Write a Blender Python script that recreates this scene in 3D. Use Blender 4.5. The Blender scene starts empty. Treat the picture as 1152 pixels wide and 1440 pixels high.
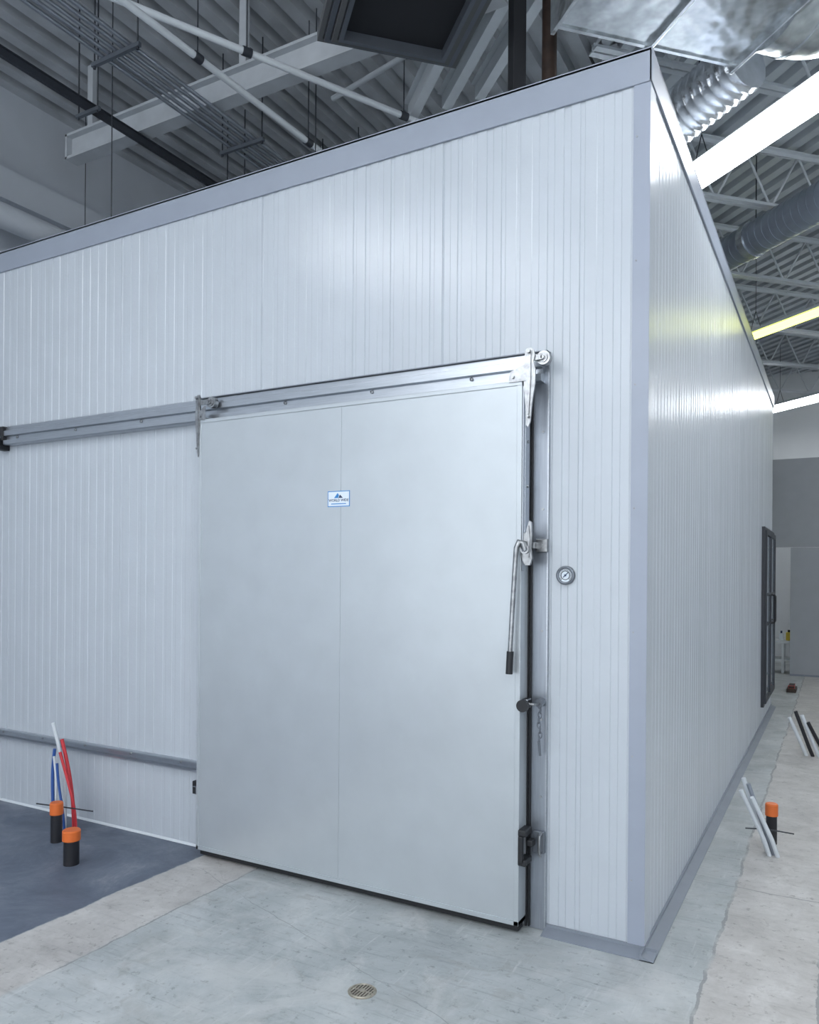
import bpy, bmesh, math, random
from mathutils import Vector, Matrix
random.seed(4)
V=Vector
scene=bpy.context.scene
try:
    scene.view_settings.view_transform='Standard'
    scene.view_settings.look='None'
except Exception as e: print(e)

# ------------------------------------------------------------------ materials
def new_mat(name):
    m=bpy.data.materials.new(name); m.use_nodes=True
    nt=m.node_tree; b=nt.nodes['Principled BSDF']
    return m,nt,b
def paint(name,col,rough=0.4,metal=0.0,var=0.06,scale=6.0,bump=0.0,bscale=200.0,spec=0.5,stretch=None,bdist=0.002):
    m,nt,b=new_mat(name)
    n=nt.nodes; l=nt.links
    tc=n.new('ShaderNodeTexCoord'); mp=n.new('ShaderNodeMapping')
    l.new(tc.outputs['Object'],mp.inputs['Vector'])
    if stretch: mp.inputs['Scale'].default_value=stretch
    no=n.new('ShaderNodeTexNoise'); no.inputs['Scale'].default_value=scale; no.inputs['Detail'].default_value=5
    l.new(mp.outputs['Vector'],no.inputs['Vector'])
    r=n.new('ShaderNodeValToRGB')
    r.color_ramp.elements[0].position=0.3; r.color_ramp.elements[1].position=0.7
    r.color_ramp.elements[0].color=tuple(c*(1-var) for c in col)+(1,)
    r.color_ramp.elements[1].color=tuple(min(1,c*(1+var)) for c in col)+(1,)
    l.new(no.outputs['Fac'],r.inputs['Fac']); l.new(r.outputs['Color'],b.inputs['Base Color'])
    b.inputs['Roughness'].default_value=rough; b.inputs['Metallic'].default_value=metal
    b.inputs['Specular IOR Level'].default_value=spec
    if bump>0:
        n2=n.new('ShaderNodeTexNoise'); n2.inputs['Scale'].default_value=bscale; n2.inputs['Detail'].default_value=2
        l.new(tc.outputs['Object'],n2.inputs['Vector'])
        bp=n.new('ShaderNodeBump'); bp.inputs['Strength'].default_value=bump; bp.inputs['Distance'].default_value=bdist
        l.new(n2.outputs['Fac'],bp.inputs['Height']); l.new(bp.outputs['Normal'],b.inputs['Normal'])
    return m
def emis(name,col,st):
    m,nt,b=new_mat(name)
    b.inputs['Base Color'].default_value=col+(1,)
    b.inputs['Emission Color'].default_value=col+(1,)
    b.inputs['Emission Strength'].default_value=st
    return m
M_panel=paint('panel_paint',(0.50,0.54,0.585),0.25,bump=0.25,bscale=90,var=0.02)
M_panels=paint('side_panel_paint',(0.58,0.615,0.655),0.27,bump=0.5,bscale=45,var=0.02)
M_trim=paint('flashing_paint',(0.30,0.335,0.40),0.38,var=0.03)
M_corner=paint('corner_paint',(0.32,0.355,0.425),0.3,var=0.03)
M_door=paint('door_paint',(0.335,0.385,0.415),0.42,var=0.015,scale=2)
M_dframe=paint('door_edge',(0.50,0.54,0.57),0.32,0.4,var=0.03)
M_alu=paint('aluminium',(0.46,0.49,0.53),0.28,0.88,var=0.10,scale=8,stretch=(1,10,30))
M_alud=paint('dark_aluminium',(0.18,0.20,0.23),0.4,0.6,var=0.08)
M_chrome=paint('cast_chrome',(0.34,0.35,0.36),0.30,0.95,var=0.25,scale=40)
M_black=paint('black_rubber',(0.012,0.013,0.016),0.5,var=0.1)
M_frame=paint('steel_frame',(0.31,0.34,0.385),0.32,0.65,var=0.08,stretch=(20,20,1))
M_base=paint('base_flashing',(0.22,0.245,0.285),0.45,var=0.06)
M_white=paint('white_paint',(0.66,0.70,0.73),0.5,var=0.05)
M_beam=paint('beam_paint',(0.50,0.53,0.56),0.6,var=0.08)
M_deckl=paint('deck_left',(0.50,0.525,0.55),0.42,0.2,var=0.18,scale=3)
M_deckr=paint('deck_right',(0.56,0.60,0.64),0.45,0.1,var=0.08,scale=3)
M_wall=paint('wall_paint',(0.56,0.60,0.65),0.7,var=0.05,scale=2)
M_wallw=paint('wall_white',(0.78,0.81,0.83),0.7,var=0.03,scale=2)
M_galv=paint('galvanised',(0.66,0.69,0.71),0.22,0.9,var=0.22,scale=14,bump=0.6,bscale=5,bdist=0.03)
M_seam=paint('duct_seam',(0.34,0.36,0.38),0.35,0.7,var=0.1)
M_foil=paint('foil',(0.80,0.83,0.87),0.20,0.9,var=0.12,scale=10,bump=0.8,bscale=25,bdist=0.004)
M_spiral=paint('spiral_duct',(0.30,0.34,0.40),0.33,0.6,var=0.12)
M_diff=paint('diffuser_grey',(0.14,0.145,0.15),0.5,0.2,var=0.06)
M_dark=paint('dark_inside',(0.015,0.016,0.02),0.7,var=0.05)
M_strut=paint('black_strut',(0.03,0.035,0.045),0.5,var=0.1)
M_cond=paint('conduit',(0.33,0.36,0.41),0.35,0.7,var=0.1)
M_orange=paint('orange_cap',(0.74,0.16,0.03),0.45,var=0.10)
M_abs=paint('black_pipe',(0.018,0.018,0.022),0.35,var=0.2)
M_red=paint('red_tube',(0.60,0.03,0.04),0.35,var=0.05)
M_blue=paint('blue_tube',(0.03,0.10,0.35),0.35,var=0.05)
M_blued=paint('logo_blue',(0.03,0.22,0.55),0.4,var=0.02)
M_sticker=paint('sticker_white',(0.72,0.79,0.85),0.35,var=0.01)
M_ink=paint('ink',(0.02,0.04,0.10),0.5,var=0.01)
M_yel=paint('yellow_plastic',(0.65,0.50,0.05),0.4)
M_brown=paint('brown_wrap',(0.035,0.02,0.014),0.6,var=0.5,scale=12)
M_brass=paint('worn_brass',(0.38,0.35,0.29),0.42,0.6,var=0.25,scale=60)
M_tubeL=emis('lamp_white',(0.95,0.975,1.0),23.0)
M_tubeY=emis('lamp_warm',(0.95,1.0,0.20),3.6)
M_part=paint('partition',(0.35,0.37,0.40),0.6,var=0.03)
gm,nt,gb=new_mat('glass')
gb.inputs['Base Color'].default_value=(0.25,0.3,0.36,1); gb.inputs['Roughness'].default_value=0.04
M_glass=gm

def floor_mat():
    m,nt,b=new_mat('concrete_floor'); n=nt.nodes; l=nt.links
    def math_(op,a,bb=None,c=None):
        q=n.new('ShaderNodeMath'); q.operation=op
        for i,v in enumerate((a,bb,c)):
            if v is None: continue
            if isinstance(v,(int,float)): q.inputs[i].default_value=v
            else: l.new(v,q.inputs[i])
        return q.outputs[0]
    geo=n.new('ShaderNodeNewGeometry'); sep=n.new('ShaderNodeSeparateXYZ'); l.new(geo.outputs['Position'],sep.inputs[0])
    def noise(s,d=6,rough=0.6,dist=0.0,stretch=None,rot=0):
        q=n.new('ShaderNodeTexNoise'); q.inputs['Scale'].default_value=s; q.inputs['Detail'].default_value=d
        q.inputs['Roughness'].default_value=rough; q.inputs['Distortion'].default_value=dist
        if stretch:
            mp=n.new('ShaderNodeMapping'); mp.inputs['Scale'].default_value=stretch; mp.inputs['Rotation'].default_value=(0,0,rot)
            l.new(geo.outputs['Position'],mp.inputs['Vector']); l.new(mp.outputs[0],q.inputs['Vector'])
        else: l.new(geo.outputs['Position'],q.inputs['Vector'])
        return q.outputs['Fac']
    edge=noise(3.2,8,0.68)
    xw=math_('ADD',sep.outputs[0],math_('MULTIPLY',math_('SUBTRACT',edge,0.5),0.08))
    yw=math_('ADD',sep.outputs[1],math_('MULTIPLY',math_('SUBTRACT',noise(2.7,6,0.6),0.5),0.08))
    def ramp(fac,stops):
        r=n.new('ShaderNodeValToRGB'); cr=r.color_ramp
        cr.elements[0].position=stops[0][0]; cr.elements[0].color=stops[0][1]+(1,)
        cr.elements[1].position=stops[-1][0]; cr.elements[1].color=stops[-1][1]+(1,)
        for p,c in stops[1:-1]:
            e=cr.elements.new(p); e.color=c+(1,)
        l.new(fac,r.inputs['Fac']); return r.outputs['Color']
    def mix(f,a,bb,bt='MIX'):
        q=n.new('ShaderNodeMix'); q.data_type='RGBA'; q.blend_type=bt
        if isinstance(f,float): q.inputs[0].default_value=f
        else: l.new(f,q.inputs[0])
        l.new(a,q.inputs[6]); l.new(bb,q.inputs[7]); return q.outputs[2]
    def rgbn(c):
        q=n.new('ShaderNodeRGB'); q.outputs[0].default_value=c+(1,); return q.outputs[0]
    def step(x,a,w=0.01):
        q=n.new('ShaderNodeMapRange'); l.new(x,q.inputs[0]); q.inputs[1].default_value=a-w; q.inputs[2].default_value=a+w
        return q.outputs[0]
    conc=ramp(noise(1.6,10,0.7,0.4),[(0.32,(0.28,0.305,0.31)),(0.44,(0.375,0.405,0.41)),(0.55,(0.44,0.47,0.475)),(0.68,(0.56,0.58,0.58))])
    speck=ramp(noise(24,7,0.72),[(0.35,(0.35,0.34,0.33)),(0.43,(1,1,1)),(0.8,(1.0,1.0,1.0))])
    scr=ramp(noise(3,8,0.72,0.0,(1.0,14,1),0.9),[(0.36,(0.70,0.70,0.71)),(0.46,(1,1,1)),(0.60,(1.0,1.0,1.0))])
    scr2=ramp(noise(3,8,0.72,0.3,(12,1.0,1),0.3),[(0.58,(0,0,0)),(0.68,(1,1,1))])
    stain=ramp(noise(1.1,8,0.68,1.0),[(0.50,(0,0,0)),(0.62,(1,1,1))])
    blot=ramp(noise(5,6,0.65,1.5),[(0.60,(0,0,0)),(0.66,(1,1,1))])
    dust=ramp(noise(2.4,10,0.72,0.8),[(0.50,(0,0,0)),(0.64,(1,1,1))])
    conc=mix(0.55,conc,speck,'MULTIPLY'); conc=mix(0.7,conc,scr,'MULTIPLY')
    conc=mix(math_('MULTIPLY',stain,0.45),conc,rgbn((0.31,0.315,0.30)))
    conc=mix(math_('MULTIPLY',blot,0.30),conc,rgbn((0.27,0.26,0.24)))
    conc=mix(math_('MULTIPLY',dust,0.55),conc,rgbn((0.58,0.59,0.58)))
    conc=mix(math_('MULTIPLY',scr2,0.35),conc,rgbn((0.66,0.67,0.66)))
    patch=ramp(noise(3,10,0.72,0.3),[(0.3,(0.34,0.33,0.32)),(0.45,(0.455,0.442,0.425)),(0.55,(0.52,0.507,0.49)),(0.7,(0.64,0.63,0.61))])
    patch=mix(0.55,patch,speck,'MULTIPLY')
    patch=mix(0.4,patch,scr,'MULTIPLY')
    patch=mix(math_('MULTIPLY',blot,0.25),patch,rgbn((0.28,0.26,0.24)))
    dark=ramp(noise(2.2,10,0.75,0.6),[(0.3,(0.085,0.10,0.14)),(0.48,(0.115,0.138,0.185)),(0.57,(0.15,0.175,0.225)),(0.70,(0.27,0.29,0.33))])
    s1=math_('MULTIPLY',step(xw,-2.43),math_('SUBTRACT',1.0,step(xw,-2.03,0.012)))
    s2=math_('MULTIPLY',step(xw,0.26),math_('SUBTRACT',1.0,step(xw,0.66,0.012)))
    c=mix(math_('MAXIMUM',s1,s2),conc,patch)
    def line(x,a,w):
        return math_('LESS_THAN',math_('ABSOLUTE',math_('SUBTRACT',x,a)),w)
    ln=math_('MAXIMUM',math_('MAXIMUM',line(xw,-2.03,0.005),line(xw,0.26,0.007)),line(xw,0.66,0.007))
    d1=math_('ADD',math_('MULTIPLY',sep.outputs[0],0.35),yw)
    ln=math_('MAXIMUM',ln,math_('MULTIPLY',line(d1,-1.05,0.0025),0.8))
    ln=math_('MAXIMUM',ln,math_('MULTIPLY',line(yw,0.95,0.005),step(xw,0.05,0.01)))
    c=mix(math_('MULTIPLY',ln,math_('MULTIPLY',step(noise(2.2,5),0.46,0.05),0.7)),c,rgbn((0.20,0.205,0.21)))
    near=math_('MULTIPLY',math_('MULTIPLY',math_('SUBTRACT',1.0,step(xw,0.16,0.10)),step(xw,-0.1,0.02)),step(noise(3,6),0.45,0.12))
    c=mix(math_('MULTIPLY',near,0.35),c,rgbn((0.30,0.31,0.315)))
    dk=math_('SUBTRACT',1.0,step(xw,-2.43,0.006))
    c=mix(dk,c,dark)
    l.new(c,b.inputs['Base Color'])
    rr=n.new('ShaderNodeMapRange'); l.new(noise(3,4),rr.inputs[0]); rr.inputs[1].default_value=0.3; rr.inputs[2].default_value=0.7
    rr.inputs[3].default_value=0.36; rr.inputs[4].default_value=0.62
    l.new(rr.outputs[0],b.inputs['Roughness'])
    bp=n.new('ShaderNodeBump'); bp.inputs['Strength'].default_value=0.2; bp.inputs['Distance'].default_value=0.01
    l.new(noise(10,7,0.65),bp.inputs['Height']); l.new(bp.outputs['Normal'],b.inputs['Normal'])
    return m
M_floor=floor_mat()

# ------------------------------------------------------------------ mesh builder
class B:
    def __init__(s): s.bm=bmesh.new(); s.mats=[]
    def mi(s,m):
        if m not in s.mats: s.mats.append(m)
        return s.mats.index(m)
    def _fin(s,m,smooth=False):
        i=s.mi(m)
        for f in s.bm.faces:
            if not f.tag: f.material_index=i; f.tag=True; f.smooth=smooth
    def obox(s,c,size,m,rot=None,bevel=0.0):
        M=Matrix.Translation(V(c))@((rot.to_4x4()) if rot is not None else Matrix.Identity(4))@Matrix.Diagonal((size[0],size[1],size[2],1))
        r=bmesh.ops.create_cube(s.bm,size=1,matrix=M)
        if bevel>0:
            es=list({e for v in r['verts'] for e in v.link_edges})
            bmesh.ops.bevel(s.bm,geom=es,offset=bevel,segments=2,affect='EDGES',profile=0.5)
        s._fin(m); return s
    def box(s,x0,x1,y0,y1,z0,z1,m,bevel=0.0):
        return s.obox(((x0+x1)/2,(y0+y1)/2,(z0+z1)/2),(abs(x1-x0),abs(y1-y0),abs(z1-z0)),m,None,bevel)
    def cyl(s,p0,p1,r,m,seg=20,r2=None):
        p0=V(p0);p1=V(p1); d=p1-p0
        q=d.to_track_quat('Z','Y').to_matrix().to_4x4()
        bmesh.ops.create_cone(s.bm,cap_ends=True,segments=seg,radius1=r,radius2=r if r2 is None else r2,depth=d.length,matrix=Matrix.Translation((p0+p1)/2)@q)
        s._fin(m,seg>6); return s
    def tube(s,pts,r,m,seg=10,closed=False,radii=None):
        pts=[V(p) for p in pts]; n=len(pts); rings=[]
        up=V((0,0,1)); prev=None
        for i,p in enumerate(pts):
            if closed: t=(pts[(i+1)%n]-pts[i-1]).normalized()
            else: t=(pts[min(i+1,n-1)]-pts[max(i-1,0)]).normalized()
            if prev is None:
                a=t.cross(up) 
                if a.length<0.05: a=t.cross(V((1,0,0)))
            else: a=prev-t*prev.dot(t)
            a.normalize(); prev=a; bb=t.cross(a)
            rr=radii[i] if radii else r
            rings.append([s.bm.verts.new(p+(a*math.cos(k*2*math.pi/seg)+bb*math.sin(k*2*math.pi/seg))*rr) for k in range(seg)])
        m_=n if closed else n-1
        for i in range(m_):
            A=rings[i];C=rings[(i+1)%n]
            for k in range(seg): s.bm.faces.new((A[k],A[(k+1)%seg],C[(k+1)%seg],C[k]))
        if not closed:
            s.bm.faces.new(rings[0][::-1]); s.bm.faces.new(rings[-1])
        s._fin(m,True); return s
    def prism(s,pts,vec,m):
        vec=V(vec); a=[s.bm.verts.new(V(p)) for p in pts]; b=[s.bm.verts.new(V(p)+vec) for p in pts]
        n=len(a)
        s.bm.faces.new(a); s.bm.faces.new(b[::-1])
        for i in range(n): s.bm.faces.new((a[i],b[i],b[(i+1)%n],a[(i+1)%n]))
        s._fin(m); return s
    def sheet(s,pts,vec,m):
        vec=V(vec); a=[s.bm.verts.new(V(p)) for p in pts]; b=[s.bm.verts.new(V(p)+vec) for p in pts]
        for i in range(len(a)-1): s.bm.faces.new((a[i],a[i+1],b[i+1],b[i]))
        s._fin(m); return s
    def text(s,body,size,origin,m,xaxis=(1,0,0),zaxis=(0,-1,0),depth=0.0004,align='CENTER'):
        cu=bpy.data.curves.new('t','FONT'); cu.body=body; cu.size=size; cu.extrude=depth; cu.align_x=align; cu.align_y='CENTER'; cu.resolution_u=3; cu.offset=size*0.015
        o=bpy.data.objects.new('t',cu); scene.collection.objects.link(o)
        dg=bpy.context.evaluated_depsgraph_get(); me=bpy.data.meshes.new_from_object(o.evaluated_get(dg))
        x=V(xaxis);z=V(zaxis);y=z.cross(x)
        M=Matrix((( x[0],y[0],z[0],origin[0]),(x[1],y[1],z[1],origin[1]),(x[2],y[2],z[2],origin[2]),(0,0,0,1)))
        me.transform(M); s.bm.from_mesh(me)
        bpy.data.objects.remove(o); bpy.data.curves.remove(cu); bpy.data.meshes.remove(me)
        s._fin(m); return s
    def done(s,name,parent=None,origin=None,recalc=True,**props):
        bm=s.bm
        if recalc: bmesh.ops.recalc_face_normals(bm,faces=bm.faces[:])
        for e in bm.edges:
            if len(e.link_faces)==2 and e.calc_face_angle(0)>0.6: e.smooth=False
        if origin is None:
            xs=[v.co for v in bm.verts]
            lo=V((min(c.x for c in xs),min(c.y for c in xs),min(c.z for c in xs)));hi=V((max(c.x for c in xs),max(c.y for c in xs),max(c.z for c in xs)))
            origin=V(((lo.x+hi.x)/2,(lo.y+hi.y)/2,lo.z))
        origin=V(origin)
        for v in bm.verts: v.co-=origin
        me=bpy.data.meshes.new(name); bm.to_mesh(me); bm.free()
        for m in s.mats: me.materials.append(m)
        o=bpy.data.objects.new(name,me); scene.collection.objects.link(o)
        if parent is not None:
            o.parent=parent; o.location=origin-wloc(parent)
        else: o.location=origin
        for k,v in props.items(): o[k]=v
        return o
def wloc(o):
    l=V(o.location)
    while o.parent: o=o.parent; l+=o.location
    return l
def empty(name,loc,**props):
    o=bpy.data.objects.new(name,None); o.empty_display_size=0.2; o.location=loc; scene.collection.objects.link(o)
    for k,v in props.items(): o[k]=v
    return o

# ------------------------------------------------------------------ room shell
XL,XR,YB,YF,ZC=-5.5,7.0,-8.0,14.0,5.7
B().box(XL-0.2,XR+0.2,YB,YF+0.2,-0.15,0,M_floor).done('floor',kind='structure')
b=B(); b.box(XL-0.2,XL,YB,YF,0,ZC+0.1,M_wall); b.done('wall_left',kind='structure')
b=B(); b.box(XL,XL+0.10,YB,YF-0.3,4.72,4.98,M_wall); b.done('trim_1',kind='structure')
b=B(); b.box(XL,XR,YF,YF+0.2,0,ZC+0.1,M_wallw); b.done('wall_far',kind='structure')
b=B(); b.box(XR,XR+0.2,YB,YF,0,ZC+0.1,M_wall); b.done('wall_right',kind='structure')
def deck_profile(length,pitch=0.19,dep=0.085):
    pts=[];x=0
    while x<length:
        pts+=[(x,0),(x+pitch*0.50,0),(x+pitch*0.58,dep),(x+pitch*0.92,dep)]
        x+=pitch
    return pts
b=B(); b.sheet([(XL+p[0],YB,ZC+p[1]) for p in deck_profile(4.5)],(0,YF-YB,0),M_deckl)
b.box(XL,-0.9,YB,YF,ZC+0.10,ZC+0.16,M_deckl)
b.done('ceiling',recalc=False,kind='structure')
b=B(); a=V((1,1,0)).normalized(); c=V((1,-1,0)).normalized(); org=V((2.5,3,ZC))
b.sheet([org+a*(p[0]-17)+V((0,0,p[1])) -c*17 for p in deck_profile(34)],c*34,M_deckr)
for co,no in (((-0.9,0,0),(-1,0,0)),((XR,0,0),(1,0,0)),((0,YB,0),(0,-1,0)),((0,YF,0),(0,1,0))):
    bmesh.ops.bisect_plane(b.bm,geom=b.bm.verts[:]+b.bm.edges[:]+b.bm.faces[:],plane_co=co,plane_no=no,clear_outer=True)
for f in b.bm.faces: f.tag=True
b.box(-0.9,XR,YB,YF,ZC+0.10,ZC+0.16,M_deckr)
b.done('ceiling.001',recalc=False,kind='structure')
PY=10.7
b=B(); b.box(0.04,XR-0.01,PY,PY+0.12,0,2.09,M_part); b.box(-4.5,XR-0.01,PY,PY+0.12,2.10,3.54,M_part); b.box(-4.5,-1.2,PY,PY+0.12,0,2.09,M_part)
b.box(0.75,0.765,PY-0.004,PY,0,3.54,M_base)
b.box(0.04,XR-0.01,PY-0.02,PY,0,0.03,M_base)
b.done('wall_partition',kind='structure')

# ------------------------------------------------------------------ walk-in cooler
BX,BY=-4.9,7.2; H=3.83
cooler=empty('walk_in_cooler',(BX/2,BY/2,0),label='large white ribbed-panel walk-in cold room with grey flashing',category='cold room')
def rib_profile(L,pitch=0.075,dep=0.0012,joint=15,groove=0.004,first=9,sl=0.003,jit=0.0):
    pts=[];i=0;x=0.0
    while x<L-1e-6:
        d=dep*random.uniform(0.5,1.4)
        j=random.uniform(-jit,jit)
        if (i-first)%joint==0: pts+=[(x,0.0),(x+0.002,groove),(x+0.004,groove),(x+0.006,0)]
        else: pts+=[(x,0.0)]
        pts+=[(x+0.044+j,0.0),(x+0.044+j+sl,d),(x+pitch-sl,d)]
        x+=pitch;i+=1
    pts+=[(L,0.0)]
    return [p for p in pts if p[0]<=L]
b=B(); pr=rib_profile(-BX,dep=0.0032,groove=0.004,sl=0.0040,joint=15,first=13,jit=0.010)
b.prism([(-p[0],p[1],0.0) for p in pr]+[(BX,0.10,0),(0,0.10,0)],(0,0,H-0.03),M_panel)
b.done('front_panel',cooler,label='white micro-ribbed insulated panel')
b=B(); pr=rib_profile(BY,dep=0.0013,groove=0.008,sl=0.004,first=10,jit=0.01)
b.prism([(-p[1],p[0],0.0) for p in pr if p[0]>0.101]+[(-0.10,BY,0),(-0.10,0.101,0),(0,0.101,0)],(0,0,H-0.03),M_panels)
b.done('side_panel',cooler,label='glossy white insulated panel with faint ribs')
b=B(); b.box(BX,BX+0.1,0.1,BY-0.1,0,H-0.03,M_panel); b.box(BX+0.1,-0.1,BY-0.1,BY,0,H-0.03,M_panel); b.done('rear_panel',cooler)
b=B(); b.box(BX+0.1,-0.1,0.1,BY-0.1,H-0.15,H-0.03,M_panel); b.done('roof_panel',cooler)
b=B(); t=0.012
b.box(BX-t,t,-t,0.0,H-0.13,H+0.012,M_trim,0.003); b.box(0,t,-t,BY+t,H-0.13,H+0.012,M_trim,0.003)
b.box(BX-t,t,-t,0.14,H,H+0.014,M_trim); b.box(-0.14,t,0.14,BY+t,H,H+0.014,M_trim)
b.box(BX-t,0,BY,BY+t,H-0.13,H+0.012,M_trim); b.box(BX-t,BX,0,BY,H-0.13,H+0.012,M_trim)
b.done('cap_flashing',cooler,label='grey painted sheet-metal cap flashing')
b=B(); t=0.006
b.box(-0.065,t,-t,0,0.0,H-0.128,M_corner,0.001); b.box(0,t,0,0.108,0.0,H-0.128,M_panels)
for i in range(7): b.cyl((-0.05,-t,0.3+0.53*i),(-0.05,-t-0.003,0.3+0.53*i),0.004,M_chrome,8)
b.done('corner_trim',cooler,label='grey vertical corner trim')
b=B(); q=0.058
b.prism([(-0.43,-0.0,0),(-0.43,-0.075,0),(-0.43,-0.075,0.004),(-0.43,-0.008,0.018),(-0.43,-0.008,0.03),(-0.43,0,0.03)],(0.43+q,0,0),M_base)
b.prism([(0,-0.075,0),(q,-0.075,0),(q,-0.075,0.004),(0.010,-0.075,0.018),(0.010,-0.075,0.03),(0,-0.075,0.03)],(0,BY+0.075,0),M_base)
b.done('base_flashing',cooler,label='grey base flashing strip')
b=B(); b.prism([(BX,0,0),(BX,-0.012,0),(BX,-0.012,0.003),(BX,-0.003,0.012),(BX,0,0.012)],(-BX-2.46,0,0),M_white); b.done('base_flashing',cooler,label='thin white sealant strip')

# door frame
b=B()
b.box(-0.53,-0.43,-0.012,0.0,0.0,2.60,M_frame,0.002)
b.box(-0.434,-0.428,-0.016,0.0,0.0,2.61,M_alu)
b.box(-0.508,-0.500,-0.026,-0.012,0.01,2.58,M_black)
b.box(-2.52,-0.428,-0.050,0.0,2.604,2.608,M_alud)
for z in (0.33,0.60,0.95,1.35,1.90,2.25): b.cyl((-0.455,-0.012,z),(-0.455,-0.016,z),0.006,M_chrome,10)
b.done('door_frame',cooler,label='galvanised steel door frame')
b=B()
prof=[(0,2.602),(-0.034,2.602),(-0.034,2.590),(-0.044,2.590),(-0.044,2.574),(-0.060,2.568),(-0.060,2.535),(-0.038,2.530),(-0.038,2.508),(-0.066,2.502),(-0.066,2.476),(-0.058,2.470),(0,2.470)]
b.prism([(-4.32,y,z) for y,z in prof],(3.87,0,0),M_alu)
for x in (-4.2,-3.6,-3.0,-1.9,-1.35,-0.8): b.cyl((x,-0.038,2.520),(x,-0.046,2.520),0.009,M_chrome,8)
b.done('track_rail',cooler,label='brushed aluminium overhead sliding track')
b=B(); b.box(-4.44,-4.32,-0.07,0,2.50,2.60,M_black,0.008); b.box(-4.40,-4.34,-0.09,0,2.44,2.52,M_black,0.006); b.done('track_end_stop',cooler,label='black rubber end stop')
b=B()
b.prism([(BX+0.01,y,z) for y,z in [(0,0.502),(-0.030,0.502),(-0.036,0.496),(-0.036,0.488),(-0.014,0.482),(-0.014,0.462),(-0.036,0.457),(-0.036,0.446),(0,0.444)]],(-BX-2.47,0,0),M_alu)
for i in range(6): b.cyl((-2.65-0.42*i,-0.036,0.492),(-2.65-0.42*i,-0.043,0.492),0.007,M_chrome,8)
b.done('guide_rail',cooler,label='aluminium lower guide rail')
b=B(); b.box(-2.54,-2.47,-0.06,0,0.35,0.40,M_alud,0.004); b.box(-2.50,-2.47,-0.10,-0.02,0.34,0.385,M_black,0.004); b.done('guide_bracket',cooler)

# sliding door
DX0,DX1,DZ0,DZ1=-2.446,-0.516,0.042,2.462
mid=(DX0+DX1)/2
b=B()
b.box(DX0+0.012,mid-0.0007,-0.12,-0.03,DZ0+0.012,DZ1-0.012,M_door)
b.box(mid+0.0007,DX1-0.012,-0.12,-0.03,DZ0+0.012,DZ1-0.012,M_door)
b.box(DX0+0.02,DX1-0.02,-0.118,-0.03,DZ0+0.02,DZ1-0.02,M_dframe)
b.box(DX0,DX0+0.018,-0.124,-0.028,DZ0,DZ1,M_dframe,0.002); b.box(DX1-0.024,DX1,-0.124,-0.028,DZ0,DZ1,M_dframe,0.002)
b.box(DX0,DX1,-0.125,-0.028,DZ1-0.018,DZ1+0.002,M_dframe,0.002); b.box(DX0,DX1,-0.124,-0.028,DZ0,DZ0+0.022,M_dframe,0.002)
door=b.done('sliding_door',cooler,label='flat pale grey insulated sliding door leaf')
b=B(); b.box(DX0+0.01,DX1-0.01,-0.098,-0.04,0.010,DZ0,M_black); b.box(DX1-0.002,DX1+0.006,-0.034,-0.027,0.012,DZ1,M_black); b.box(DX0-0.004,DX0+0.01,-0.032,-0.005,0.02,DZ1,M_black); b.done('gasket',door,label='black rubber gasket')
b=B(); x0,x1,z0,z1=-1.561,-1.427,1.940,2.020
b.box(x0,x1,-0.1212,-0.1203,z0,z1,M_blued); b.box(x0+0.004,x1-0.004,-0.1216,-0.1212,z0+0.004,z1-0.004,M_sticker)
xm=(x0+x1)/2
b.prism([(xm-0.028,-0.1217,1.984),(xm-0.006,-0.1217,2.010),(xm+0.002,-0.1217,1.998),(xm-0.003,-0.1217,1.984)],(0,-0.0003,0),M_blued)
b.prism([(xm-0.001,-0.1218,1.984),(xm+0.008,-0.1218,2.001),(xm+0.026,-0.1218,1.984)],(0,-0.0003,0),M_ink)
b.text('WORLD WIDE',0.0185,(xm,-0.1218,1.972),M_ink)
b.box(xm-0.045,xm+0.045,-0.1221,-0.1218,1.9525,1.957,M_blued)
b.done('nameplate',door,label='small white nameplate with blue mountain logo')
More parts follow.
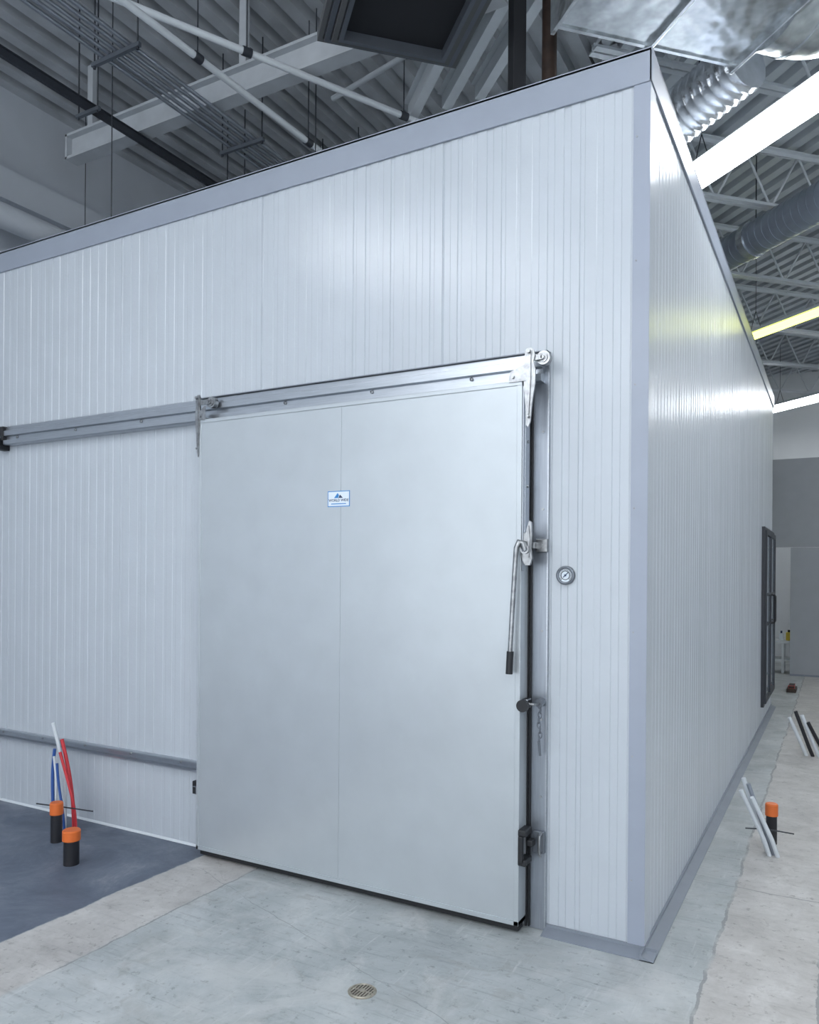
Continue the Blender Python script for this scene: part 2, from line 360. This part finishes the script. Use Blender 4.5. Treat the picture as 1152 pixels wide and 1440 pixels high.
def hanger(x,sgn,s=1.0):
    b=B(); y=-0.118
    P=[(-0.022,2.590),(-0.012,2.604),(0.008,2.604),(0.020,2.592),(0.024,2.568),(0.018,2.545),(0.028,2.505),(0.026,2.44),(0.014,2.37),(0.006,2.28),(-0.004,2.255),(-0.014,2.265),(-0.016,2.34),(-0.024,2.42),(-0.028,2.49),(-0.020,2.55)]
    b.prism([(x+sgn*p[0]*s,y,p[1]) for p in P],(0,-0.010,0),M_chrome)
    b.prism([(x+sgn*p[0]*s,y-0.010,p[1]) for p in [(-0.014,2.580),(0.008,2.580),(0.008,2.47),(0.0,2.31),(-0.008,2.31),(-0.014,2.46)]],(0,-0.008,0),M_chrome)
    b.cyl((x,y-0.01,2.586),(x,y-0.028,2.586),0.009,M_chrome,6)
    b.cyl((x-0.003*sgn,y-0.018,2.30),(x-0.003*sgn,y-0.025,2.30),0.006,M_chrome,6)
    xa,xb=(x-0.095,x-0.01) if sgn>0 else (x+0.005,x+0.055)
    b.box(xa,xb,-0.122,-0.05,DZ1+0.002,DZ1+0.012,M_chrome,0.002)
    b.prism([(xa,-0.132,DZ1+0.012),(xa+0.008,-0.132,DZ1+0.045),(xb,-0.132,DZ1+0.075),(xb,-0.132,DZ1-0.002),(xa,-0.132,DZ1-0.002)],(0,0.008,0),M_chrome)
    b.cyl((xa+0.02,-0.13,DZ1+0.02),(xa+0.02,-0.14,DZ1+0.02),0.008,M_chrome,6)
    b.done('hanger_bracket',door,label='cast chrome roller hanger')
    b=B(); wx=x+0.055+(0.02 if sgn<0 else 0)
    b.cyl((wx,-0.074,2.560),(wx,-0.104,2.560),0.031,M_chrome,28); b.cyl((wx,-0.104,2.560),(wx,-0.109,2.560),0.020,M_alud,24); b.cyl((wx,-0.109,2.560),(wx,-0.118,2.560),0.009,M_chrome,6)
    b.box(x,wx,-0.118,-0.110,2.548,2.574,M_chrome,0.002)
    b.done('roller_wheel',door,label='steel track roller wheel')
hanger(-0.482,1,1.0); hanger(-2.452,-1,0.7)
b=B(); b.box(DX1+0.001,DX1+0.009,-0.100,-0.045,1.70,2.44,M_alud,0.002); b.box(DX1+0.001,DX1+0.006,-0.118,-0.100,1.62,2.44,M_alu,0.001)
for z in (1.8,2.0,2.2): b.cyl((DX1+0.008,-0.07,z),(DX1+0.014,-0.07,z),0.007,M_chrome,8)
b.done('edge_plate',door,label='steel edge plate')
b=B(); hx=DX1+0.032; yy=-0.112
b.box(DX1,hx+0.004,yy,yy+0.03,1.65,1.79,M_chrome,0.003)
b.prism([(hx-0.022,yy,1.665),(hx-0.034,yy,1.69),(hx-0.030,yy,1.735),(hx-0.014,yy,1.765),(hx-0.004,yy,1.81),(hx+0.006,yy,1.842),(hx+0.016,yy,1.836),(hx+0.018,yy,1.78),(hx+0.014,yy,1.72),(hx+0.020,yy,1.675),(hx+0.010,yy,1.645),(hx-0.010,yy,1.645)],(0,-0.016,0),M_chrome)
b.prism([(hx-0.006,yy-0.016,1.68),(hx-0.006,yy-0.016,1.77),(hx+0.006,yy-0.016,1.82),(hx+0.012,yy-0.016,1.76),(hx+0.008,yy-0.016,1.68)],(0,-0.008,0),M_chrome)
b.cyl((hx-0.008,yy-0.014,1.715),(hx-0.008,yy-0.036,1.715),0.020,M_chrome,20); b.cyl((hx-0.008,yy-0.036,1.715),(hx-0.008,yy-0.044,1.715),0.011,M_alud,6)
b.tube([(hx-0.006,yy-0.030,1.71),(hx-0.015,yy-0.036,1.742),(hx-0.030,yy-0.040,1.748),(hx-0.042,yy-0.042,1.722),(hx-0.047,yy-0.044,1.64),(hx-0.056,yy-0.048,1.45),(hx-0.064,yy-0.052,1.26)],0.0115,M_chrome,14,radii=[0.015,0.015,0.014,0.012,0.011,0.011,0.011])
b.cyl((hx-0.0635,yy-0.0515,1.265),(hx-0.0675,yy-0.0530,1.165),0.0155,M_black,16)
b.done('lever_handle',door,label='chrome lever handle with black rubber grip')
b=B(); b.box(-0.478,-0.425,-0.040,-0.012,1.705,1.765,M_chrome,0.003); b.box(-0.490,-0.470,-0.08,-0.012,1.72,1.75,M_chrome,0.003); b.cyl((-0.452,-0.04,1.735),(-0.452,-0.046,1.735),0.009,M_chrome,6)
b.done('latch_keeper',cooler,label='steel latch keeper')
b=B(); z=1.03; kx=-0.488
b.cyl((kx,-0.115,z),(kx,-0.160,z),0.009,M_chrome,12); b.cyl((kx,-0.150,z),(kx,-0.172,z),0.027,M_black,24); b.obox((DX1+0.016,-0.085,z),(0.03,0.05,0.04),M_black,None,0.004)
b.tube([(kx,-0.10,z),(-0.462,-0.10,z-0.002),(-0.445,-0.06,z-0.002),(-0.445,-0.012,z-0.002)],0.006,M_chrome,8)
b.done('release_knob',door,label='black release knob')
b=B(); zc=z-0.01
for i in range(8):
    c0=V((-0.449+0.004*math.sin(i*1.4),-0.052,zc-0.022*i)); p2=i%2
    pts=[]
    for k in range(12):
        a_=k*2*math.pi/12; u=0.008*math.cos(a_); w=0.0155*math.sin(a_)
        pts.append(c0+(V((u,0,w)) if p2==0 else V((0,u,w))))
    b.tube(pts,0.0026,M_alud,6,closed=True)
b.cyl((-0.449,-0.060,zc-0.16),(-0.446,-0.05,zc-0.225),0.006,M_alud,10)
b.cyl((-0.449,-0.066,zc+0.01),(-0.449,-0.010,zc+0.01),0.018,M_alud,16)
b.done('safety_chain',cooler,label='steel safety chain and pin')
b=B(); z=0.40; o=0.026
b.box(DX1-0.028+o,DX1+0.010+o,-0.135,-0.05,z+0.045,z+0.075,M_black,0.006); b.box(DX1-0.024+o,DX1-0.002+o,-0.145,-0.12,z-0.07,z+0.05,M_black,0.006); b.box(DX1-0.028+o,DX1+0.010+o,-0.135,-0.05,z-0.085,z-0.055,M_black,0.006)
b.box(DX1+o,DX1+0.055,-0.10,-0.055,z-0.005,z+0.025,M_black,0.006)
b.done('bottom_catch',door,label='black lower door catch')
b=B(); b.box(-0.485,-0.430,-0.035,-0.012,z-0.05,z+0.05,M_alud,0.004); b.tube([(-0.445,-0.03,z-0.045),(-0.440,-0.07,z-0.04),(-0.440,-0.075,z),(-0.440,-0.07,z+0.04),(-0.445,-0.03,z+0.045)],0.006,M_chrome,8)
b.done('catch_keeper',cooler,label='steel catch keeper')
# thermometer
b=B(); tx,tz=-0.3486,1.602
pts=[(tx+0.036*math.cos(k*math.pi/16),-0.012,tz+0.036*math.sin(k*math.pi/16)) for k in range(32)]
b.tube(pts,0.0065,M_alud,8,closed=True)
b.cyl((tx,0.0,tz),(tx,-0.008,tz),0.043,M_chrome,32); b.cyl((tx,-0.008,tz),(tx,-0.0115,tz),0.033,M_sticker,32)
pts=[(tx+0.0195*math.cos(k*math.pi/16),-0.0117,tz+0.0195*math.sin(k*math.pi/16)) for k in range(32)]
b.tube(pts,0.0018,M_strut,6,closed=True)
for k in range(21):
    a_=math.radians(-45+k*270/20); cx_=math.cos(a_);sz_=math.sin(a_)
    b.obox((tx+0.026*cx_,-0.0120,tz+0.026*sz_),(0.008,0.0008,0.0022),M_strut,Matrix.Rotation(-a_,3,'Y'))
b.obox((tx+0.002,-0.0130,tz+0.002),(0.032,0.001,0.004),M_ink,Matrix.Rotation(-math.radians(45),3,'Y'))
b.cyl((tx,-0.012,tz),(tx,-0.0145,tz),0.005,M_ink,12)
b.done('thermometer',cooler,label='round dial thermometer with chrome bezel')
gy0,gy1,gz0,gz1=5.75,7.08,0.24,2.11
n_=2; w_=(gy1-gy0)/n_
b=B(); fr=0.035
b.box(0,0.03,gy0-fr,gy0,gz0-fr,gz1+fr,M_strut); b.box(0,0.03,gy1,gy1+fr,gz0-fr,gz1+fr,M_strut); b.box(0,0.03,gy0,gy1,gz1,gz1+fr,M_strut); b.box(0,0.03,gy0,gy1,gz0-fr,gz0,M_strut)
b.box(0.0,0.004,gy0,gy1,gz0,gz1,M_dark)
b.done('display_door_frame',cooler,label='black display door surround')
for i in range(n_):
    y0=gy0+i*w_+0.006; y1=y0+w_-0.012; f=0.05
    b=B(); b.box(0.012,0.05,y0,y0+f,gz0,gz1,M_strut,0.003); b.box(0.012,0.05,y1-f,y1,gz0,gz1,M_strut,0.003); b.box(0.012,0.05,y0+f,y1-f,gz1-f,gz1,M_strut); b.box(0.012,0.05,y0+f,y1-f,gz0,gz0+f,M_strut)
    b.box(0.036,0.048,y0+f,y1-f,1.40,1.425,M_strut); b.box(0.036,0.048,y0+f,y1-f,1.075,1.10,M_strut)
    g=b.done('display_door',cooler,label='black framed glass display door')
    B().box(0.024,0.036,y0+f,y1-f,gz0+f,gz1-f,M_glass).done('glass_pane',g)
    hy=y1-0.03 if i==0 else y0+0.03
    B().tube([(0.05,hy,1.40),(0.080,hy,1.40),(0.09,hy,1.38),(0.09,hy,1.10),(0.080,hy,1.08),(0.05,hy,1.08)],0.010,M_black,8).done('handle',g,label='black bar handle')

# ------------------------------------------------------------------ floor items
def drain():
    b=B(); x,y=-0.872,-0.849
    b.cyl((x,y,0.0),(x,y,0.002),0.056,M_brass,32); b.cyl((x,y,0.002),(x,y,0.0026),0.043,M_brown,32)
    pts=[(x+0.048*math.cos(k*math.pi/14),y+0.048*math.sin(k*math.pi/14),0.002) for k in range(28)]
    b.tube(pts,0.004,M_brass,6,closed=True)
    for k in range(-3,4):
        h=math.sqrt(0.044**2-(k*0.012)**2); b.box(x+k*0.012-0.0034,x+k*0.012+0.0034,y-h,y+h,0.0024,0.0042,M_brass)
    b.box(x-0.043,x+0.043,y-0.003,y+0.003,0.0024,0.0044,M_brass)
    b.cyl((x,y,0.0042),(x,y,0.0056),0.012,M_brass,12)
    b.done('floor_drain',label='small round worn brass floor drain in concrete',category='drain')
drain()
def stub(x,y,h,r,label):
    e=empty('capped_pipe',(x,y,0),label=label,category='pipe',group='capped floor pipes')
    B().cyl((x,y,0),(x,y,h*0.75),r*0.86,M_abs,20).done('pipe',e,label='black plastic pipe')
    b=B(); b.cyl((x,y,h*0.70),(x,y,h*0.97),r,M_orange,24); b.cyl((x,y,h*0.97),(x,y,h),r,M_orange,24,r2=r*0.88); b.done('cap',e,label='bright orange cap')
stub(-2.95,-0.548,0.19,0.048,'short black pipe stub with orange cap on dark floor')
stub(-3.33,-0.36,0.235,0.038,'black pipe stub with orange cap among coloured tubes')
stub(0.375,1.77,0.24,0.036,'black pipe stub with orange cap beside leaning white conduits')
def one(name,pts,r,m,label,cat='conduit',grp=None):
    b=B(); b.tube(pts,r,m,10)
    kw=dict(label=label,category=cat)
    if grp: kw['group']=grp
    return b.done(name,**kw)
def curve(p0,p1,bend,n=13,s=0.0):
    p0=V(p0);p1=V(p1);bend=V(bend); return [p0.lerp(p1,t)+bend*math.sin(math.pi*t)+V((s*math.sin(2*math.pi*t),0,0)) for t in [i/(n-1) for i in range(n)]]
LG='tubes by the dark floor stub'
one('conduit',curve((-3.47,-0.20,0),(-3.64,-0.16,0.64),(0.05,0,0)),0.011,M_white,'grey-white flexible tube rising from dark floor',grp=LG)
one('conduit',curve((-3.53,-0.24,0),(-3.54,-0.22,0.50),(-0.008,0,0),s=0.006),0.010,M_blue,'blue tube rising from dark floor',grp=LG)
one('conduit',curve((-3.48,-0.25,0),(-3.52,-0.24,0.46),(0.01,0,0),s=-0.006),0.008,M_white,'white tube between blue and red tubes',grp=LG)
one('conduit',curve((-3.38,-0.20,0),(-3.50,-0.20,0.56),(0.03,0,0)),0.011,M_red,'red tube rising from dark floor',grp=LG)
one('conduit',curve((-3.335,-0.22,0),(-3.47,-0.235,0.49),(0.03,0,0.0),s=0.005),0.009,M_red,'thinner red tube beside the orange-capped stub',grp=LG)
one('conduit',curve((-3.43,-0.23,0),(-3.49,-0.24,0.42),(0.0,0,0.0),s=0.006),0.008,M_blue,'thin blue tube behind the orange-capped stub',grp=LG)
one('rebar',[(-3.60,-0.30,0.17),(-3.40,-0.290,0.180),(-3.16,-0.24,0.175)],0.004,M_strut,'thin dark tie rod tied across the tubes','rod')
RG='white conduits leaning beside the cold room'
for i,(dx,dy,tx_,ty_,hh,m) in enumerate([(0.0,0,-0.13,-0.05,0.43,M_white),(0.03,-0.02,-0.13,-0.07,0.41,M_cond),(0.012,-0.05,-0.15,-0.05,0.37,M_white),(0.055,-0.05,-0.13,-0.1,0.35,M_white)]):
    one('conduit',[(0.37+dx,1.58+dy,0),(0.34+dx,1.56+dy,0.1),(0.37+dx+tx_,1.58+dy+ty_,hh)],0.012,m,'white plastic conduit leaning out of concrete patch' if m is M_white else 'galvanised conduit leaning out of concrete patch',grp=RG)
one('rebar',[(0.24,1.66,0.10),(0.36,1.67,0.11),(0.50,1.69,0.10)],0.004,M_strut,'thin dark tie rod across leaning conduits','rod')
for i,(dx,m) in enumerate([(0.0,M_abs),(0.05,M_white),(-0.05,M_white),(0.10,M_abs)]):
    one('conduit',[(0.53+dx,4.45,0),(0.50+dx,4.43,0.08),(0.39+dx,4.40,0.40-0.03*i)],0.016,m,('black' if m is M_abs else 'white')+' conduit stub leaning out of concrete patch',grp='conduits further along the cold room')
b=B(); b.box(0.1,0.22,8.6,9.0,0,0.05,M_red,0.006); b.box(0.12,0.20,8.65,8.95,0.05,0.09,M_brown,0.004)
b.done('toolbox',label='low red box on concrete floor',category='box')

e=empty('bench',(-0.12,11.15,0),label='low white workbench inside the doorway',category='table')
B().box(-0.6,0.26,10.95,11.4,0.50,0.54,M_white,0.004).done('bench_top',e)
for x in (-0.57,0.2,-0.10):
    for y in (10.98,11.34): B().box(x,x+0.04,y,y+0.04,0,0.50,M_white).done('leg',e)
B().box(-0.57,0.24,10.99,11.36,0.2,0.23,M_white).done('lower_shelf',e)
b=B(); b.box(-0.04,0.05,11.05,11.15,0.54,0.68,M_yel,0.015); b.cyl((0.005,11.1,0.68),(0.005,11.1,0.72),0.02,M_black); b.done('bottle',label='yellow plastic bottle on white bench',category='bottle')
b=B(); b.cyl((0.12,11.1,0.54),(0.12,11.1,0.68),0.05,M_blue); b.cyl((0.12,11.1,0.68),(0.12,11.1,0.70),0.053,M_sticker); b.done('paint_tin',label='blue tin with white lid on bench',category='tin')
b=B(); b.box(-0.14,-0.08,11.05,11.15,0.54,0.66,M_sticker,0.01); b.cyl((-0.11,11.1,0.66),(-0.11,11.1,0.70),0.015,M_ink); b.done('bottle',label='white plastic bottle on bench',category='bottle')

# ------------------------------------------------------------------ overhead structure
b=B(); z0=4.98
for (y0,y1,a0,a1) in ((0.80,0.92,z0,z0+0.020),(0.851,0.869,z0+0.020,z0+0.185),(0.80,0.92,z0+0.185,z0+0.205)): b.box(-4.85,-1.02,y0,y1,a0,a1,M_beam)
b.box(-4.85,-4.83,0.80,0.92,z0,z0+0.205,M_beam)
for x in (-4.6,-3.0,-1.4): b.box(x-0.03,x+0.03,0.84,0.88,z0+0.205,5.70,M_beam)
b.done('roof_beam',label='pale painted steel roof beam over the cold room',category='beam')
b=B()
for (x0,x1,a0,a1) in ((-1.0,-0.8,z0+0.1,z0+0.13),(-0.915,-0.885,z0+0.13,z0+0.69),(-1.0,-0.8,z0+0.69,5.70)): b.box(x0,x1,2.6,13.98,a0,a1,M_beam)
b.done('roof_beam',label='pale steel girder running along roof deck seam',category='beam')
for i,yy in enumerate((-1.6,3.4,5.9,8.4)):
    b=B()
    for (y0,y1,a0,a1) in ((yy-.06,yy+.06,5.50,5.515),(yy-.01,yy+.01,5.515,5.685),(yy-.06,yy+.06,5.685,5.70)): b.box(XL+0.01,-1.02,y0,y1,a0,a1,M_beam)
    b.done('roof_beam',label='pale steel roof purlin under ribbed deck',category='beam',group='roof purlins')
ax=V((1,1,0)).normalized()
for k,Y0 in enumerate((2.5,4.6,6.7,8.8,10.9,13.0)):
    b=B(); base=V((0.04,Y0,0)); s0=-1.1
    s1=min((XR-0.1-0.04)/ax.x,(YF-0.1-Y0)/ax.y,6.0)
    zt,zb=5.60,5.10
    R=Matrix.Rotation(math.radians(45),3,'Z'); L=s1-s0; cmid=base+ax*(s0+s1)/2
    pv=V((-ax.y,ax.x,0))
    for z in (zt+0.045,zb):
        for sg in (-1,1):
            b.obox(cmid+pv*0.03*sg+V((0,0,z)),(L,0.045,0.012),M_white,R); b.obox(cmid+pv*0.012*sg+V((0,0,z-0.02 if z>5.4 else z+0.02)),(L,0.006,0.045),M_white,R)
    n=max(2,int(L/0.30)); prev=None
    for i in range(n+1):
        p=base+ax*(s0+L*i/n)+V((0,0,zt+0.03 if i%2 else zb))
        if prev is not None: b.cyl(prev,p,0.011,M_white,8)
        prev=p
    b.box(base.x-0.02,base.x+0.02,base.y-0.02,base.y+0.02,zt+0.03,ZC,M_white)
    b.done('roof_joist',label='white open-web steel bar joist under ribbed deck',category='joist',group='bar joists')
for i in range(5):
    x=-3.48+i*0.062
    B().cyl((x,-1.5,4.945),(x,6.5,4.945),0.014,M_cond,10).done('overhead_conduit',label='galvanised electrical conduit run hung under roof deck',category='conduit',group='overhead conduits')
b=B(); b.box(-4.015,-3.985,-1.5,6.5,4.90,4.95,M_strut); b.box(-4.03,-3.97,-1.5,6.5,4.95,4.956,M_strut); b.done('strut_channel',label='long black strut channel under roof deck',category='strut')
TG='trapeze hangers'
for y in (0.05,1.25,2.6,4.2):
    b=B(); b.box(-3.58,-3.14,y-0.012,y+0.012,4.903,4.930,M_alud)
    for x in (-3.56,-3.16): b.cyl((x,y,4.89),(x,y,ZC),0.005,M_strut,8); b.cyl((x,y,4.888),(x,y,4.903),0.010,M_strut,6)
    b.done('trapeze_hanger',label='dark trapeze hanger holding conduits on threaded rods',category='hanger',group=TG)
for y in (0.35,1.9):
    b=B(); b.box(-4.12,-3.88,y-0.012,y+0.012,4.875,4.899,M_alud)
    for x in (-4.10,-3.90): b.cyl((x,y,4.86),(x,y,ZC),0.005,M_strut,8)
    b.done('trapeze_hanger',label='dark trapeze hanger holding strut channel',category='hanger',group=TG)
def wpipe(p0,p1,r,label,ts,m=M_white):
    b=B(); p0=V(p0);p1=V(p1); b.cyl(p0,p1,r,m,16)
    d=(p1-p0).normalized()
    for t in ts:
        q=p0.lerp(p1,t); b.cyl(q-d*0.03,q+d*0.03,r*1.3,M_strut if m is M_white else m,16); b.cyl(q,V((q.x,q.y,ZC)),0.004,M_strut,6)
    b.done('sprinkler_pipe',label=label,category='pipe')
wpipe((-2.83,-0.9,4.80),(-2.70,2.3,4.80),0.022,'white sprinkler pipe with dark clamps below deck',(0.34,0.68))
wpipe((-3.05,-0.45,4.92),(-1.45,2.70,4.92),0.022,'white sprinkler pipe crossing under roof beam',(0.28,0.62))
wpipe((-2.75,1.6,5.30),(-1.2,1.25,5.30),0.020,'thin white pipe crossing above roof beam',(0.5,))
wpipe((-5.16,-0.8,4.45),(-5.16,6,4.45),0.10,'large white pipe along the building wall',(0.3,0.62),M_wall)
for x,y in ((-3.63,0.25),(-2.62,1.2)):
    B().cyl((x,y,3.85),(x,y,ZC),0.004,M_strut,6).done('threaded_rod',label='thin dark threaded rod from roof to cold room',category='rod',group='threaded rods')

# square diffuser (diagonal)
R45=Matrix.Rotation(math.radians(45),3,'Z')
dirA=V((1,1,0)).normalized(); dirB=V((1,-1,0)).normalized()
c0=V((-1.325,0.758,0))-dirA*0.36+dirB*0.40
sA,sB=0.72,0.80
e=empty('ceiling_diffuser',c0+V((0,0,4.6)),label='square dark grey stepped air diffuser hanging from roof',category='air vent')
b=B()
def frame(b,z0,z1,oa,ob,w,m):
    b.obox(c0+dirA*(oa/2-w/2)+V((0,0,(z0+z1)/2)),(w,ob,z1-z0),m,R45)
    b.obox(c0-dirA*(oa/2-w/2)+V((0,0,(z0+z1)/2)),(w,ob,z1-z0),m,R45)
    b.obox(c0+dirB*(ob/2-w/2)+V((0,0,(z0+z1)/2)),(oa-2*w,w,z1-z0),m,R45)
    b.obox(c0-dirB*(ob/2-w/2)+V((0,0,(z0+z1)/2)),(oa-2*w,w,z1-z0),m,R45)
frame(b,4.655,4.71,sA+0.12,sB+0.12,0.028,M_diff); frame(b,4.635,4.69,sA+0.05,sB+0.05,0.028,M_alud); frame(b,4.615,4.67,sA-0.02,sB-0.02,0.028,M_diff); frame(b,4.60,4.66,sA-0.09,sB-0.09,0.024,M_alud)
b.done('frame',e)
b=B(); b.obox(c0+V((0,0,5.19)),(sA-0.06,sB-0.06,1.02),M_diff,R45); b.obox(c0+V((0,0,4.665)),(sA-0.08,sB-0.08,0.012),M_dark,R45); b.done('plenum',e)

# galvanised duct: rectangular run + round elbow
p0=V((-0.62,0.56,0)); L=1.15
e=empty('rectangular_duct',p0+dirA*L/2+dirB*0.35+V((0,0,4.5)),label='galvanised sheet metal supply duct with standing seams',category='duct')
b=B(); cc=p0+dirA*L/2+dirB*0.40
b.obox(cc+V((0,0,4.75)),(L,0.80,0.50),M_galv,R45)
for t in (0.01,0.57,1.13):
    b.obox(p0+dirA*t+dirB*0.40+V((0,0,4.75)),(0.022,0.86,0.56),M_galv,R45,0.004)
    b.obox(p0+dirA*(t+0.016)+dirB*0.40+V((0,0,4.75)),(0.006,0.83,0.53),M_seam,R45)
b.obox(p0+dirA*L/2+dirB*0.008+V((0,0,4.50)),(L,0.02,0.02),M_galv,R45)
b.obox(cc+V((0,0,5.35)),(0.4,0.4,0.70),M_galv,R45)
b.done('duct_body',e)
b=B(); pts=[]
s_=p0+dirA*(L-0.02)+dirB*0.32+V((0,0,4.74))
for i in range(13):
    a_=i/12*math.pi/2; pts.append(s_+dirA*(0.16+0.44*math.sin(a_))+V((0,0,0.44*(1-math.cos(a_)))))
b.tube([s_]+pts,0.31,M_galv,40)
for i in (0,3,6,9,12):
    a_=i/12*math.pi/2; t_=(dirA*math.cos(a_)+V((0,0,math.sin(a_)))).normalized(); b.cyl(pts[i]-t_*0.008,pts[i]+t_*0.008,0.317,M_galv,40)
b.done('round_elbow',e)
b=B(); f0=V((-0.42,2.24,4.72)); f1=V((0.20,1.83,4.80)); pts=[];rad=[]
for i in range(36):
    t=i/35; pts.append(f0.lerp(f1,t)); rad.append(0.172+(0.008 if i%3==0 else 0))
b.tube(pts,0.13,M_foil,36,radii=rad)
q=f0.lerp(f1,0.5); b.cyl(q+V((0,0,0.17)),V((q.x,q.y,ZC)),0.005,M_strut,6)
b.done('flexible_duct',label='shiny foil flexible duct',category='duct')
b=B(); b.obox((-0.91,0.79,4.95),(0.08,0.08,1.48),M_dark,R45,0.005); b.done('duct_riser',label='black vertical riser from roof',category='duct')
b=B(); b.cyl((-0.745,0.87,4.25),(-0.745,0.87,ZC),0.042,M_brown,16)
b.done('wrapped_pipe',label='dark brown wrapped vertical pipe beside black riser',category='pipe')
for i in range(3):
    o=V((-1.45+0.20*i,1.05+0.16*i,5.05+0.1*i))
    b=B(); b.obox(o+dirB*0.2,(0.07,2.2,0.10),M_white,R45); b.obox(o+dirB*0.2+V((0,0,0.06)),(0.14,2.2,0.012),M_white,R45)
    b.cyl(o+V((0,0,0.06)),V((o.x,o.y,ZC)),0.008,M_strut,6)
    b.done('duct_support_beam',label='pale steel channel supporting ductwork',category='beam',group='duct supports')
b=B(); d=V((0.74,-0.70,0)).normalized(); s0=V((-0.15,4.98,4.9))-d*0.9
b.cyl(s0,s0+d*3.6,0.165,M_spiral,32)
for i in range(40): b.cyl(s0+d*(0.02+i*0.088),s0+d*(0.030+i*0.088),0.1685,M_spiral,32)
b.cyl(s0+d*1.02,s0+d*1.10,0.178,M_galv,32)
for t in (1.9,1.1):
    q=s0+d*t; b.cyl(q,V((q.x,q.y,ZC)),0.006,M_strut,6)
b.done('spiral_duct',label='grey-blue spiral round duct',category='duct')

# ------------------------------------------------------------------ light fixtures
dl=V((0.76,-0.65,0)).normalized(); ang=math.atan2(dl.y,dl.x); RL=Matrix.Rotation(ang,3,'Z'); pl=V((-dl.y,dl.x,0))
def fixture(c,z=4.6,m=M_tubeL,W=0.24,L=2.4,label='long white fluorescent strip fixture hung from roof'):
    c=V((c[0],c[1],z))
    e=empty('light_fixture',c,label=label,category='ceiling light',group='strip lights')
    b=B(); b.obox(c+V((0,0,0.055)),(L,W*0.5,0.05),M_white,RL,0.004)
    for sg in (-1,1): b.obox(c+pl*sg*W*0.38+V((0,0,0.035)),(L,W*0.3,0.006),M_white,Matrix.Rotation(ang,3,'Z')@Matrix.Rotation(-sg*0.35,3,'X'))
    b.done('housing',e)
    for sg in (-1,1):
        B().cyl(c-dl*(L/2-0.03)+pl*sg*W*0.24,c+dl*(L/2-0.03)+pl*sg*W*0.24,W*0.17,m,8).done('lamp_tube',e)
    for sg in (-1,1):
        q=c+dl*sg*(L/2-0.35)+V((0,0,0.08)); top=q+V((0,0,0.22))
        b=B(); b.cyl(q-dl*0.08,top,0.004,M_strut,6); b.cyl(q+dl*0.08,top,0.004,M_strut,6); b.cyl(top,V((top.x,top.y,ZC)),0.003,M_strut,6)
        b.done('suspension_wire',e)
    return e
def dup(o,parent=None,loc=None):
    n=o.copy(); scene.collection.objects.link(n)
    if parent is not None: n.parent=parent
    if loc is not None: n.location=loc
    for ch in [c for c in o.children]: dup(ch,n)
    return n
f1_=fixture((0.45,2.17),W=0.30)
f3=dup(f1_,loc=V((0.45,11.17,4.6)))
fixture((0.45,6.55),m=M_tubeY,W=0.18,label='fluorescent strip fixture with yellow-green lamps')
for x,y in ((0.9,-2.4),(-2.6,-3.2),(-2.2,-6.6),(1.9,-6.2),(3.8,0.2),(3.8,4.6),(3.8,9.0)):
    dup(f1_,loc=V((x,y,4.6)))

# ------------------------------------------------------------------ world + camera
w=bpy.data.worlds.new('w'); scene.world=w; w.use_nodes=True
bg=w.node_tree.nodes['Background']; bg.inputs[0].default_value=(0.88,0.935,1.0,1); bg.inputs[1].default_value=2.1
cam=bpy.data.cameras.new('cam'); co=bpy.data.objects.new('camera',cam); scene.collection.objects.link(co)
cam.sensor_fit='AUTO'; cam.sensor_width=36; cam.lens=1087/1440*36; cam.shift_y=88/1440; cam.clip_start=0.05
co.matrix_world=Matrix.Translation((0.7124,-3.3605,1.6))@Matrix.Rotation(math.radians(28.98),4,'Z')@Matrix.Rotation(math.pi/2,4,'X')@Matrix.Rotation(0.0077,4,'Z')
scene.camera=co
